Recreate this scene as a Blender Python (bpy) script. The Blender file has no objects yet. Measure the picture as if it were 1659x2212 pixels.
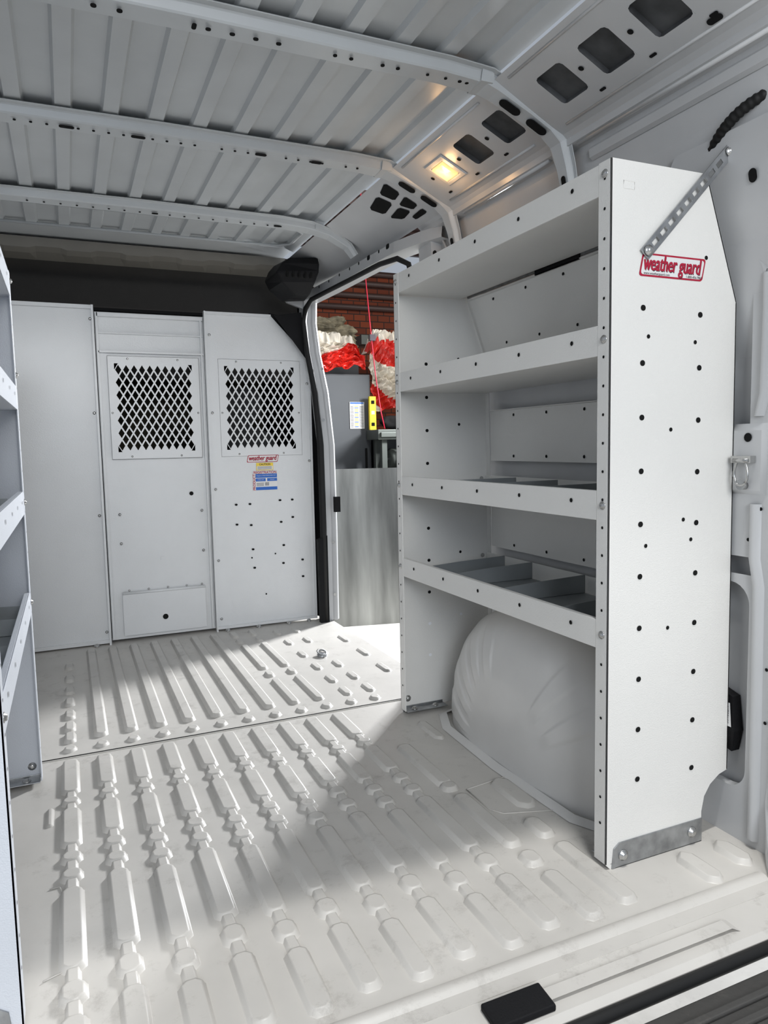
import bpy, bmesh, math, random
from mathutils import Vector, Matrix, noise
random.seed(7)
SC=bpy.context.scene
COL=SC.collection
SC.view_settings.view_transform='Standard'

# ------------------------------------------------------------------ materials
def mat(name,col,rough=.4,metal=0.0,var=.04,scale=6.0,bump=0.0,bscale=200.0,emit=None,es=0,spec=.5,stretch=None,dirt=None,coat=0):
    m=bpy.data.materials.new(name); m.use_nodes=True
    nt=m.node_tree; b=nt.nodes['Principled BSDF']
    b.inputs['Roughness'].default_value=rough; b.inputs['Metallic'].default_value=metal
    b.inputs['Specular IOR Level'].default_value=spec
    b.inputs['Coat Weight'].default_value=coat; b.inputs['Coat Roughness'].default_value=.18
    tc=nt.nodes.new('ShaderNodeTexCoord'); mp=nt.nodes.new('ShaderNodeMapping')
    nt.links.new(tc.outputs['Object'],mp.inputs['Vector'])
    if stretch: mp.inputs['Scale'].default_value=stretch
    n=nt.nodes.new('ShaderNodeTexNoise'); n.inputs['Scale'].default_value=scale; n.inputs['Detail'].default_value=5
    nt.links.new(mp.outputs[0],n.inputs['Vector'])
    r=nt.nodes.new('ShaderNodeValToRGB')
    c=Vector(col)
    r.color_ramp.elements[0].position=.3; r.color_ramp.elements[1].position=.7
    r.color_ramp.elements[0].color=(*(c*(1-var)),1); r.color_ramp.elements[1].color=(*[min(1,x*(1+var)) for x in c],1)
    nt.links.new(n.outputs['Fac'],r.inputs['Fac'])
    out=r.outputs['Color']
    if dirt:
        n2=nt.nodes.new('ShaderNodeTexNoise'); n2.inputs['Scale'].default_value=11; n2.inputs['Detail'].default_value=12; n2.inputs['Roughness'].default_value=.8
        nt.links.new(tc.outputs['Object'],n2.inputs['Vector'])
        r2=nt.nodes.new('ShaderNodeValToRGB'); r2.color_ramp.elements[0].position=.54; r2.color_ramp.elements[1].position=.72
        r2.color_ramp.elements[0].color=(0,0,0,1); r2.color_ramp.elements[1].color=(dirt,dirt,dirt,1)
        nt.links.new(n2.outputs['Fac'],r2.inputs['Fac'])
        mx=nt.nodes.new('ShaderNodeMixRGB'); mx.inputs['Color2'].default_value=(.16,.14,.12,1)
        nt.links.new(r2.outputs['Color'],mx.inputs['Fac']); nt.links.new(out,mx.inputs['Color1']); out=mx.outputs['Color']
    nt.links.new(out,b.inputs['Base Color'])
    if bump>0:
        n3=nt.nodes.new('ShaderNodeTexNoise'); n3.inputs['Scale'].default_value=bscale
        nt.links.new(mp.outputs[0],n3.inputs['Vector'])
        bp=nt.nodes.new('ShaderNodeBump'); bp.inputs['Strength'].default_value=bump; bp.inputs['Distance'].default_value=.002
        nt.links.new(n3.outputs['Fac'],bp.inputs['Height']); nt.links.new(bp.outputs['Normal'],b.inputs['Normal'])
    if emit:
        b.inputs['Emission Color'].default_value=(*emit,1); b.inputs['Emission Strength'].default_value=es
    return m
M_FLOOR=mat('floor_paint',(.535,.515,.48),.42,var=.06,dirt=.45,bump=.12,bscale=50,coat=.04)
M_ROOF=mat('roof_paint',(.50,.52,.53),.34,var=.05,coat=.12)
M_WALL=mat('wall_paint',(.53,.535,.54),.32,var=.04,coat=.15)
M_ARCH=mat('arch_paint',(.64,.63,.61),.30,var=.04,coat=.2)
M_BULK=mat('partition_paint',(.72,.73,.735),.25,var=.02,bump=.3,bscale=350,coat=.25)
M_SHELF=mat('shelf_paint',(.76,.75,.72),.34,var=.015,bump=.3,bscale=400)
M_SHELFB=mat('shelf_paint_cool_lit',(.62,.65,.70),.34,var=.02,bump=.3,bscale=400)  # copy of the shelf paint with the left side's cool light tinted in
M_HOLE=mat('hole_dark',(.012,.012,.012),.9,spec=.1)
M_POCK=mat('pocket_grey',(.085,.087,.09),.7,var=.5,scale=9,spec=.2)
M_HOLEL=mat('hole_bright_outside',(.85,.86,.88),.6)  # white discs paint the bright outside showing through the lower holes
M_BLACK=mat('black_plastic',(.010,.010,.011),.6,bump=.3,bscale=300,spec=.12)
M_RUBBER=mat('black_rubber',(.010,.010,.010),.6,spec=.3)
M_HEAD=mat('headliner_grey',(.06,.056,.052),.9,bump=.4,bscale=500)
M_BEIGE=mat('header_beige',(.16,.15,.13),.6)
M_GALV=mat('galvanised',(.36,.37,.38),.38,.85,var=.25,scale=30)
M_DIV=mat('divider_grey',(.30,.32,.33),.4,.4,var=.08)
M_BOLT=mat('zinc_bolt',(.5,.5,.49),.25,.9)
M_RED=mat('sticker_red',(.40,.006,.035),.45)
M_INK=mat('sticker_black',(.03,.02,.03),.5)
M_WHITE=mat('sticker_white',(.74,.74,.73),.45)
M_BLUE=mat('sticker_blue',(.02,.13,.50),.4)
M_YEL=mat('sticker_yellow',(.85,.62,.06),.4)
M_LENS=mat('lamp_lens',(.8,.5,.2),.25,emit=(1,.66,.26),es=1.0,bump=1,bscale=60,var=.3,scale=40)
M_CONC=mat('concrete',(.62,.60,.56),.8,var=.1,bump=.4,bscale=40,dirt=.3)
M_CAB=mat('cabinet_grey',(.065,.07,.076),.5)
M_SHEET=mat('brushed_sheet',(.25,.255,.245),.30,.95,var=.5,scale=3,stretch=(2,1,.25),bump=.35,bscale=20)
M_BAGR=mat('sheeting_red',(.58,.02,.012),.3,var=.2)
M_BAGW=mat('sheeting_white',(.66,.60,.50),.35,var=.2)
M_INS=mat('insulation',(.19,.165,.11),.95,var=.6,scale=14,bump=1,bscale=30)
M_STEEL=mat('bench_steel',(.10,.11,.10),.5,.4)
M_LEVEL=mat('level_yellow',(.9,.66,.02),.4)
M_CORD=mat('cord_red',(.6,.01,.04),.5)
M_PIPE=mat('pipe_rust',(.08,.045,.038),.5)
M_SEAT=mat('seat_fabric',(.03,.03,.032),.9)
M_BUMP=mat('bumper_grey',(.05,.048,.045),.7,bump=.6,bscale=80,dirt=.4)
M_OLIVE=mat('cab_backdrop',(.06,.052,.035),.8,var=.9,scale=3)
def brickmat():
    m=bpy.data.materials.new('brick'); m.use_nodes=True; nt=m.node_tree; b=nt.nodes['Principled BSDF']; b.inputs['Roughness'].default_value=.9
    tc=nt.nodes.new('ShaderNodeTexCoord'); mp=nt.nodes.new('ShaderNodeMapping'); mp.inputs['Rotation'].default_value=(math.radians(90),0,0)
    br=nt.nodes.new('ShaderNodeTexBrick'); br.inputs['Scale'].default_value=3.2
    br.inputs['Color1'].default_value=(.27,.058,.022,1); br.inputs['Color2'].default_value=(.16,.036,.016,1); br.inputs['Mortar'].default_value=(.045,.024,.018,1)
    br.inputs['Mortar Size'].default_value=.02
    nt.links.new(tc.outputs['Object'],mp.inputs['Vector']); nt.links.new(mp.outputs[0],br.inputs['Vector']); nt.links.new(br.outputs['Color'],b.inputs['Base Color'])
    return m
M_BRICK=brickmat()

# ------------------------------------------------------------------ mesh builder
class B:
    def __init__(s,mats,M=None):
        s.bm=bmesh.new(); s.mats=mats if isinstance(mats,list) else [mats]; s.M=M
    def v(s,p):
        p=Vector(p)
        if s.M: p=s.M@p
        return s.bm.verts.new(p)
    def face(s,vs,m=0,smooth=False):
        try:
            f=s.bm.faces.new(vs); f.material_index=m; f.smooth=smooth; return f
        except ValueError: return None
    def poly(s,pts,m=0): return s.face([s.v(p) for p in pts],m)
    def box(s,x0,x1,y0,y1,z0,z1,m=0):
        c=[s.v((x,y,z)) for z in(z0,z1) for y in(y0,y1) for x in(x0,x1)]
        for q in((0,2,3,1),(4,5,7,6),(0,1,5,4),(2,6,7,3),(0,4,6,2),(1,3,7,5)): s.face([c[i] for i in q],m)
    def prism(s,pts,d,m=0):
        d=Vector(d); a=[s.v(p) for p in pts]; b=[s.v(Vector(p)+d) for p in pts]
        s.face(a,m); s.face(b[::-1],m); n=len(a)
        for i in range(n): s.face([a[i],a[(i+1)%n],b[(i+1)%n],b[i]],m)
    def loft(s,rings,m=0,closed=True,cap0=False,cap1=False,smooth=True):
        R=[[s.v(p) for p in r] for r in rings]; n=len(R[0])
        for a,b in zip(R,R[1:]):
            for i in range(n if closed else n-1):
                s.face([a[i],a[(i+1)%n],b[(i+1)%n],b[i]],m,smooth)
        if cap0: s.face(R[0][::-1],m)
        if cap1: s.face(R[-1],m)
    def disc(s,c,n,r,m=0,up=(0,0,1),r2=None,k=12,off=.0009):
        n=Vector(n).normalized(); u=Vector(up); u=(u-n*u.dot(n)).normalized(); w=n.cross(u); c=Vector(c)+n*off; r2=r2 or r
        s.face([s.v(c+w*math.cos(2*math.pi*i/k)*r+u*math.sin(2*math.pi*i/k)*r2) for i in range(k)],m)
    def slot(s,c,n,hw,hh,m=0,up=(0,0,1),off=.0009):
        n=Vector(n).normalized(); u=Vector(up); u=(u-n*u.dot(n)).normalized(); w=n.cross(u); c=Vector(c)+n*off
        pts=[]; r=min(hw,hh); 
        for i in range(16):
            a=2*math.pi*(i+.5)/16; x=math.cos(a)*r; y=math.sin(a)*r
            x+= math.copysign(hw-r,x); y+=math.copysign(hh-r,y)
            pts.append(s.v(c+w*x+u*y))
        s.face(pts,m)
    def tube(s,path,r,m=0,k=10,cap=True,rads=None):
        P=[Vector(p) for p in path]; rings=[]
        for i,p in enumerate(P):
            t=(P[min(i+1,len(P)-1)]-P[max(i-1,0)]).normalized()
            a=Vector((0,0,1)) if abs(t.z)<.9 else Vector((1,0,0))
            u=t.cross(a).normalized(); w=t.cross(u); rr=rads[i] if rads else r
            rings.append([p+u*math.cos(2*math.pi*j/k)*rr+w*math.sin(2*math.pi*j/k)*rr for j in range(k)])
        s.loft(rings,m,True,cap,cap)
    def sheet(s,O,U,V,w,h,holes=(),m=0,mh=None):
        O=Vector(O);U=Vector(U);V=Vector(V)
        us=sorted({0,w,*[x for q in holes for x in q[:2]]}); vs=sorted({0,h,*[x for q in holes for x in q[2:4]]})
        g={}
        def gv(i,j):
            if (i,j) not in g: g[i,j]=s.v(O+U*us[i]+V*vs[j])
            return g[i,j]
        for i in range(len(us)-1):
            for j in range(len(vs)-1):
                cu=(us[i]+us[i+1])/2; cv=(vs[j]+vs[j+1])/2
                if any(q[0]<cu<q[1] and q[2]<cv<q[3] for q in holes): continue
                s.face([gv(i,j),gv(i+1,j),gv(i+1,j+1),gv(i,j+1)],m)
    def emboss(s,cx,cy,w,l,h,z0=0,ch=None,m=0,prof=((0,0),(.2,.12),(.6,.9),(1,1)),ins=.010,ang=0):
        ch=ch or w*.3
        rings=[]
        for fi,fh in prof:
            i=fi*min(ins,w*.42); hw=w/2-i; hl=l/2-i; c=max(ch-i*.4,.001); c=min(c,hw*.9)
            pts=[(-hw+c,-hl),(hw-c,-hl),(hw,-hl+c),(hw,hl-c),(hw-c,hl),(-hw+c,hl),(-hw,hl-c),(-hw,-hl+c)]
            ca,sa=math.cos(ang),math.sin(ang)
            rings.append([(cx+x*ca-y*sa,cy+x*sa+y*ca,z0+fh*h) for x,y in pts])
        s.loft(rings,m,True,False,True)
    def done(s,name,parent=None,label=None,category=None,kind=None,bevel=0,solid=0,recalc=True,group=None):
        if recalc: bmesh.ops.recalc_face_normals(s.bm,faces=s.bm.faces)
        me=bpy.data.meshes.new(name); s.bm.to_mesh(me); s.bm.free()
        for m in s.mats: me.materials.append(m)
        return place(me,name,parent,label,category,kind,bevel,solid,group)
def place(me,name,parent=None,label=None,category=None,kind=None,bevel=0,solid=0,group=None):
    if len(me.vertices):
        xs=[v.co for v in me.vertices]
        c=Vector([(min(p[i] for p in xs)+max(p[i] for p in xs))/2 for i in range(3)])
        if not parent: c.z=min(p.z for p in xs)
        me.transform(Matrix.Translation(-c))
    else: c=Vector((0,0,0))
    o=bpy.data.objects.new(name,me); COL.objects.link(o); o.location=c
    if parent: par(o,parent)
    if label: o['label']=label
    if category: o['category']=category
    if kind: o['kind']=kind
    if group: o['group']=group
    if solid:
        q=o.modifiers.new('solid','SOLIDIFY'); q.thickness=solid; q.offset=0
    if bevel:
        q=o.modifiers.new('bevel','BEVEL'); q.width=bevel; q.segments=2; q.limit_method='ANGLE'
    return o
WM={}
def root(name,loc,label,category,group=None):
    e=bpy.data.objects.new(name,None); COL.objects.link(e); e.location=loc; e.empty_display_size=.1
    e['label']=label; e['category']=category
    if group: e['group']=group
    WM[e.name]=Vector(loc); return e
def par(o,p):
    w=o.location.copy(); o.parent=p
    o.matrix_parent_inverse=Matrix.Translation(-WM[p.name]); WM[o.name]=w
_bolt=None
def bolt(parent,loc,n,r=.007,name='bolt'):
    global _bolt
    if _bolt is None:
        b=B(M_BOLT)
        rings=[[(rr*math.cos(2*math.pi*i/12),rr*math.sin(2*math.pi*i/12),z) for i in range(12)] for rr,z in((1.25,0),(1.25,.2),(.95,.25),(.8,.7),(.35,.85))]
        b.loft(rings,0,True,True,True); 
        bmesh.ops.recalc_face_normals(b.bm,faces=b.bm.faces)
        _bolt=bpy.data.meshes.new('bolt'); b.bm.to_mesh(_bolt); b.bm.free(); _bolt.materials.append(M_BOLT)
    o=bpy.data.objects.new(name,_bolt); COL.objects.link(o); o.location=loc; o.scale=(r,r,r)
    o.rotation_mode='QUATERNION'; o.rotation_quaternion=Vector(n).to_track_quat('Z','Y')
    par(o,parent); o['label']='zinc plated bolt head'
    return o
FY=Matrix(((1,0,0,0),(0,0,-1,0),(0,1,0,0),(0,0,0,1)))
def text(body,size,loc,m,parent,name='lettering',R=FY,shear=0,bold=0,align='CENTER',sx=1,label=None,fit=None):
    cu=bpy.data.curves.new('t','FONT'); cu.body=body; cu.size=size; cu.align_x=align; cu.align_y='CENTER'; cu.shear=shear; cu.offset=bold*size; cu.resolution_u=3
    t=bpy.data.objects.new('t',cu); COL.objects.link(t)
    bpy.context.view_layer.update()
    dg=bpy.context.evaluated_depsgraph_get(); me=bpy.data.meshes.new_from_object(t.evaluated_get(dg))
    bpy.data.objects.remove(t)
    if fit:
        xs=[v.co.x for v in me.vertices]; w=max(xs)-min(xs); c=(max(xs)+min(xs))/2
        me.transform(Matrix.Translation((-c,0,0))); sx=fit/w
    me.transform(Matrix.Translation(Vector(loc))@R@Matrix.Diagonal((sx,1,1,1)))
    me.materials.clear(); me.materials.append(m)
    return place(me,name,parent,label)

# ------------------------------------------------------------------ camera
a=.0205; p=math.atan(145/1560); yw=math.atan(682.7/1566.7)
Fh=Vector((math.sin(yw),math.cos(yw),0)); R=Vector((math.cos(yw),-math.sin(yw),0)); Z=Vector((0,0,1))
fw=Fh*math.cos(p)-Z*math.sin(p); dn=-Fh*math.sin(p)-Z*math.cos(p)
cx=R*math.cos(a)+dn*math.sin(a); cd=-R*math.sin(a)+dn*math.cos(a)
cam=bpy.data.cameras.new('camera'); co=bpy.data.objects.new('camera',cam); COL.objects.link(co)
co.matrix_world=Matrix((( cx.x,-cd.x,-fw.x,0),(cx.y,-cd.y,-fw.y,0),(cx.z,-cd.z,-fw.z,.925),(0,0,0,1)))
cam.sensor_fit='VERTICAL'; cam.sensor_height=36; cam.lens=1560/2212*36; cam.clip_start=.02
SC.camera=co

# ------------------------------------------------------------------ floor
b=B([M_FLOOR,M_HOLE])
YS=.97
b.prism([(-.52,YS,0),(1.40,YS,0),(1.40,2.50,0),(1.25,2.56,0),(1.25,3.60,0),(1.20,3.75,0),(-.52,3.75,0)],(0,0,-.04))
pitch=.0935; xs=[-.041+pitch*k for k in range(12)]
for k,x in enumerate(xs):
    o=.03*(k%2)
    segs=[(1.05+o*.5,1.22+o),(1.245+o,1.305+o),(1.33+o,1.60+o),(1.625+o,1.675+o),(1.70+o,1.75+o),(1.775+o,1.97+o*.5),(1.99+o*.5,2.035+o*.5),(2.06+o*.5,2.29)]
    if k>=10: segs=[(1.06,1.30),(1.33,1.42)] if k==11 else segs[:4]+[(1.66,1.95)]
    for y0,y1 in segs:
        b.emboss(x,(y0+y1)/2,.049,y1-y0,.0115,ch=.012)
    if k<10:
        for (q0,q1),(r0,r1) in zip(segs,segs[1:]):
            b.emboss(x,(q1+r0)/2,.028,(r0-q1)+.03,.0090,ins=.007)
    b.emboss(x,2.385,.042,.055,.009,ch=.017)
    if k==0:
        for y in (2.48,2.58,2.70,2.84,2.98,3.14,3.32): b.emboss(x,y,.038,.09,.011)
    elif k<8:
        b.emboss(x,(2.45+3.56)/2,.044,1.11,.013)
    elif k<10:
        for y0,y1 in ((2.45,2.75),(2.79,2.86),(2.90,3.3),(3.34,3.41),(3.45,3.56)): b.emboss(x,(y0+y1)/2,.038,y1-y0,.011)
    else:
        for y in (2.50,2.66,2.84,3.04,3.26,3.46): b.emboss(x+.02,y,.038,.10,.008,ch=.017)
b.emboss(1.16,2.70,.035,.12,.008); b.emboss(1.17,2.95,.035,.12,.008); b.emboss(1.17,3.2,.035,.12,.008)
b.box(-.5,1.2,2.318,2.321,-.001,.0022,0); b.box(-.5,1.2,2.327,2.333,-.001,.0008,1)
b.loft([[(x,1.0,0),(x,1.008,.006),(x,1.020,.007),(x,1.032,0)] for x in (-.5,1.30)],0,False)
b.emboss(1.03,2.02,.04,.16,.008,ch=.018); b.emboss(1.03,1.55,.06,.17,.010,ch=.02)
b.emboss(1.20,1.09,.05,.12,.012,ch=.02); b.emboss(1.31,1.10,.05,.10,.012,ch=.02)
def outline(b,pts,r,z=.0015,m=0): b.tube([(x,y,z) for x,y in pts],r,m,k=6)
outline(b,[(.93,1.62),(1.07,1.64),(1.10,1.60),(1.10,1.46),(1.07,1.43),(.95,1.47),(.93,1.50),(.93,1.62)],.0016)
outline(b,[(-.085,1.62),(-.065,1.62),(-.055,1.58),(-.055,1.46),(-.045,1.40),(-.06,1.34),(-.09,1.33)],.0014)
b.emboss(-.090,1.95,.02,.1,.006)
b.disc((1.0,1.54,.0105),(0,0,1),.004,1)
b.done('floor',kind='structure',label='light grey painted ribbed steel cargo floor')
# rear sill
b=B([M_FLOOR,M_HOLE])
b.prism([(-.6,.97,-.001),(-.6,.90,-.006),(-.6,.888,-.014),(-.6,.888,-.05),(-.6,.97,-.12)],(2.1,0,0))
b.loft([[(.62,.95,-.004),(.63,.945,.004),(1.1,.945,.004),(1.12,.95,-.004)],[(.62,.915,-.006),(.63,.92,.003),(1.1,.92,.003),(1.12,.915,-.006)]],0,False,smooth=False)
for x in (.2,.55,.86,1.2): b.disc((x,.93,-.0025),(0,0,1),.004,1)
b.done('trim_1',kind='structure',label='light painted steel rear door sill')
b=B(M_RUBBER); b.tube([(-.6,.878,-.022),(.5,.878,-.022),(1.36,.878,-.022),(1.40,.90,-.01)],.011,0,k=8)
b.done('sill_seal',label='black rubber seal along the rear sill edge',category='rubber seal')
b=B(M_BUMP); b.box(-.9,1.8,.60,.866,-.16,-.05)
for i in range(7): b.box(-.9,1.8,.62+.033*i,.635+.033*i,-.05,-.042)
b.done('rear_bumper_step',label='dark grey ribbed plastic bumper step below the sill',category='bumper',bevel=.003)
b=B([M_BLACK,M_BOLT]); b.prism([(.57,.905,-.006),(.685,.905,-.006),(.685,.955,-.001),(.57,.955,-.001)],(0,0,.012))
b.disc((.60,.93,.0095),(0,0,1),.008,1); b.disc((.655,.93,.0095),(0,0,1),.008,1)
b.done('striker_plate',label='black plastic latch striker plate screwed to the rear sill',category='latch plate',bevel=.003)

# ------------------------------------------------------------------ ceiling
b=B([M_ROOF,M_HOLE])
prof=[]; x=-.42; per=.122
z0,z1=1.861,1.874
while x<1.0:
    prof+= [(x,z1),(x+.070,z1),(x+.077,z0),(x+.115,z0)]; x+=per
prof=[q for q in prof if q[0]<1.03]+[(1.04,1.845)]
prof=[(-.45,1.86)]+prof
b.loft([[(px,y,pz) for px,pz in prof] for y in (.93,1.66,2.28,2.97,3.40)],0,False,smooth=False)
b.sheet((-.45,3.40,1.872),(1,0,0),(0,1,0),1.5,.34)
b.tube([(-.2,3.08,1.858),(.95,3.08,1.858),(1.0,3.13,1.858),(1.0,3.32,1.858),(.95,3.36,1.858),(-.2,3.36,1.858)],.006,0,k=6)
b.done('ceiling',kind='structure',label='grey white corrugated steel van roof',solid=.002)
bowpath=[(-.42,1.852,1,1),(.3,1.856,1,1),(.9,1.853,1,1),(1.02,1.846,1,1),(1.06,1.832,.9,.95),(1.16,1.788,.75,.85),(1.225,1.757,.75,.8),(1.262,1.725,.75,.75),(1.284,1.66,.7,.65),(1.300,1.58,.6,.6),(1.312,1.47,.5,.55)]
def bow(yc,idx,holes,bp_,big=True):
    b=B([M_ROOF,M_HOLE])
    sec=[(-.060,.002),(-.058,0),(-.040,0),(-.036,.004),(-.031,.020),(-.028,.0235),(.024,.0265),(.028,.024),(.034,.006),(.038,.003),(.056,.003)]
    P=[Vector((q[0],0,q[1])) for q in bp_]; rings=[]
    for i,q in enumerate(P):
        t=(P[min(i+1,len(P)-1)]-P[max(i-1,0)]).normalized(); n=Vector((t.z,0,-t.x))
        dp,wd=bp_[i][2],bp_[i][3]
        rings.append([(q.x+n.x*d*dp,yc+s*wd,q.z+n.z*d*dp) for s,d in sec])
    b.loft(rings,0,False,smooth=False)
    for hx,hw,hh in holes:
        b.slot((hx,yc-.008,1.853-.0255),(0,-.06,-1),hw,hh,1,up=(0,1,0),off=.0035)
    if big:
        for (xa,za),(xb,zb),dd in (((1.06,1.832),(1.16,1.788),.022),((1.16,1.788),(1.225,1.757),.021)):
            t=Vector((xb-xa,0,zb-za)).normalized(); n=Vector((t.z,0,-t.x)); q=Vector(((xa+xb)/2,yc-.004,(za+zb)/2))+n*dd
            b.slot(q,n,.015,.032,1,up=t,off=.003)
        for (xa,za),(xb,zb) in (((1.284,1.66),(1.300,1.58)),):
            t=Vector((xb-xa,0,zb-za)).normalized(); n=Vector((t.z,0,-t.x)); q=Vector(((xa+xb)/2,yc-.004,(za+zb)/2))+n*.017
            b.slot(q,n,.008,.022,1,up=t,off=.003)
    b.loft([[(x,yc-.045,1.850),(x,yc-.036,1.8225),(x,yc+.032,1.8205),(x,yc+.040,1.846)] for x in (.995,1.0,1.03)],0,False,smooth=False)
    b.done('trim_%d'%idx,kind='structure',label='pressed steel roof bow with punched holes',solid=.002)
h1=[(.33+.052*i,.006,.005) for i in range(4)]+[(.30,.005,.010)]+[(.62,.005,.005),(.66,.005,.005),(.74,.005,.005),(.78,.005,.005),(.86,.004,.004),(.91,.004,.004),(.95,.005,.005),(.97,.005,.005),(.1,.006,.006),(.15,.006,.006)]
h2=[(.05,.02,.007),(.24,.02,.007),(.60,.018,.007),(.78,.018,.007)]+[(-.08+.04*i,.004,.004) for i in range(26) if i%5 not in(3,)]
h3=[(.36,.012,.006),(.84,.014,.006)]+[(-.08+.055*i,.004,.004) for i in range(18)]
bow(1.66,2,h1,bowpath); bow(2.28,3,h2,bowpath); bow(2.97,4,h3,[(-.42,1.852,1,1),(.3,1.856,1,1),(.85,1.853,1,1),(.98,1.844,1,1),(1.07,1.82,.8,.9),(1.15,1.775,.6,.8),(1.18,1.735,.5,.7)],False)

# ------------------------------------------------------------------ right wall
b=B([M_WALL,M_HOLE,M_POCK])
U=Vector((.215,0,-.100)); L=U.length; U/=L
O0=Vector((1.035,.93,1.832))
hol=[(.068,.168,yy-.048-.93,yy+.048-.93) for yy in (1.18,1.34,1.495,1.75,1.91,2.08)]
b.sheet(O0,U,(0,1,0),L,2.72,hol)
N=U.cross(Vector((0,1,0))); 
if N.z<0: N=-N
for q in hol:
    O=O0
    c=[O+U*q[0]+Vector((0,q[2],0)),O+U*q[1]+Vector((0,q[2],0)),O+U*q[1]+Vector((0,q[3],0)),O+U*q[0]+Vector((0,q[3],0))]
    d=[x+N*.014 for x in c]
    for i in range(4): b.poly([c[i],c[(i+1)%4],d[(i+1)%4],d[i]],2)
    b.poly(d,2)
    g=.012
    for i in range(4):
        e1=(c[(i+1)%4]-c[i]).normalized(); e2=(c[(i-1)%4]-c[i]).normalized()
        b.poly([c[i]-N*.0002,c[i]+e1*g-N*.0002,c[i]+(e1+e2)*g*.3-N*.0002,c[i]+e2*g-N*.0002],0)
for uu in (.02,.215): b.tube([O0+U*uu+Vector((0,.02,0)),O0+U*uu+Vector((0,.66,0))],.004,0,k=6); b.tube([O0+U*uu+Vector((0,.80,0)),O0+U*uu+Vector((0,1.28,0))],.004,0,k=6)
for y in (1.26,1.42,1.83,1.99,2.16,1.1):
    q=Vector((1.035,y,1.832))+U*.115; b.disc(q,-N,.007,1,off=.002)
    q=Vector((1.035,y+.005,1.832))+U*.19; b.slot(q,-N,.010,.004,1,off=.002,up=(1,0,0))
b.slot(O0+U*.20+Vector((0,.18,0)),-N,.018,.008,1,off=.003,up=(1,0,0))
b.loft([[(x,y,z) for x,z in ((1.25,1.732),(1.262,1.722),(1.264,1.706),(1.296,1.700),(1.302,1.68),(1.318,1.60),(1.36,1.30),(1.395,1.10),(1.40,.95),(1.405,0))] for y in (.93,2.50)],0,False,smooth=False)
b.tube([(1.275,1.0,1.703),(1.275,1.6,1.703)],.006,0,k=6); b.tube([(1.275,1.72,1.703),(1.275,2.2,1.703)],.006,0,k=6)
b.loft([[(1.300,y,1.690),(1.293,y,1.682),(1.296,y,1.662),(1.305,y,1.655)] for y in (1.0,1.30,1.58)],0,False,smooth=False)
b.tube([(1.31,2.36,1.3),(1.297,2.36,1.62),(1.296,2.40,1.68),(1.296,2.5,1.69)],.007,0,k=6)
b.loft([[(x,y,z) for x,z in ((1.25-s,1.732),(1.245-s,1.72),(1.195-s,1.708),(1.190-s,1.665),(1.255-s,1.655))] for y,s in ((2.36,-.085),(2.46,-.05),(2.62,-.012),(2.9,0),(3.3,.015),(3.62,.035))],0,False,smooth=False)
for y in (2.62,2.70,2.80,2.9,3.0,3.12,3.25,3.38):
    b.slot((1.189-.03*(y-2.6),y,1.688),(-1,0,0),.016 if y in(2.62,2.80) else .007,.010 if y in (2.62,2.80) else .007,1,off=.009)
for pts in ([(.02,2.355),(.085,2.355),(.095,2.42),(.04,2.44)],[(.105,2.355),(.16,2.355),(.165,2.40),(.118,2.43)],[(.04,2.465),(.10,2.445),(.115,2.55),(.06,2.58)],[(.125,2.445),(.165,2.42),(.175,2.50),(.138,2.55)],[(.18,2.36),(.205,2.36),(.205,2.45),(.185,2.45)]):
    P_=[O0+U*c+Vector((0,y-.93,0)) for c,y in pts]; pp=[]
    for i in range(4):
        for f in (.14,.86): pp.append(P_[i].lerp(P_[(i+1)%4],f)-N*.002)
    b.poly(pp,1)
b.slot((1.285,2.415,1.60),(-1,-.3,0),.012,.03,1,off=.012)
b.prism([(1.30,2.42,.0),(1.295,2.42,1.0),(1.27,2.42,1.45),(1.262,2.42,1.705),(1.40,2.42,1.705),(1.41,2.42,0)],(0,.10,0))
far=[(1.225,0),(1.228,.5),(1.225,.93),(1.20,1.2),(1.162,1.40),(1.145,1.55),(1.15,1.68)]
b.loft([[(x-.008,3.66,z),(x-.005,3.585,z),(x+.03,3.585,z),(x+.03,3.66,z)] for x,z in far],0,True,smooth=False)
b.prism([(1.15,3.60,1.62),(1.155,3.60,1.72),(1.02,3.60,1.72),(1.06,3.60,1.65)],(0,.02,0))
b.done('wall_right',kind='structure',label='grey white pressed steel van side wall with side door opening',solid=0)
b=B([M_RUBBER])
path=[(1.205,3.565,0),(1.206,3.565,.5),(1.203,3.565,.93),(1.18,3.56,1.2),(1.143,3.555,1.40),(1.130,3.55,1.55),(1.133,3.53,1.61),(1.143,3.46,1.643),(1.165,3.3,1.650),(1.180,3.0,1.648),(1.19,2.72,1.645),(1.21,2.60,1.640),(1.235,2.55,1.61),(1.255,2.535,1.50),(1.275,2.53,1.2),(1.285,2.53,.8),(1.285,2.53,.02)]
b.tube(path,.014,0,k=8,rads=[.018,.018,.018,.016,.015,.014,.013,.012,.011,.011,.011,.011,.011,.011,.011,.011,.011]); 
b.done('door_seal',label='black rubber weather seal around the side door opening',category='rubber seal')
b=B([M_WALL,M_BLACK,M_BOLT])
b.loft([[(x+.03,3.60,z),(x+.047,3.575,z),(x+.068,3.60,z),(x+.068,3.68,z)] for x,z in far],0,False)
b.box(1.268,1.298,3.548,3.572,.58,.66,1)
for z in (1.32,1.06,.42,.14): b.disc((1.262 if z<1 else 1.225,3.582,z),(0,-1,0),.008,2,off=.012)
b.done('trim_5',kind='structure',label='white outer door pillar edge')
b=B([M_BLACK]); b.prism([(1.175,3.55,0.0),(1.222,3.55,0.0),(1.222,3.55,.46),(1.17,3.55,.44)],(0,.03,0))
b.done('trim_6',kind='structure',label='black plastic lower pillar cover')
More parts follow.
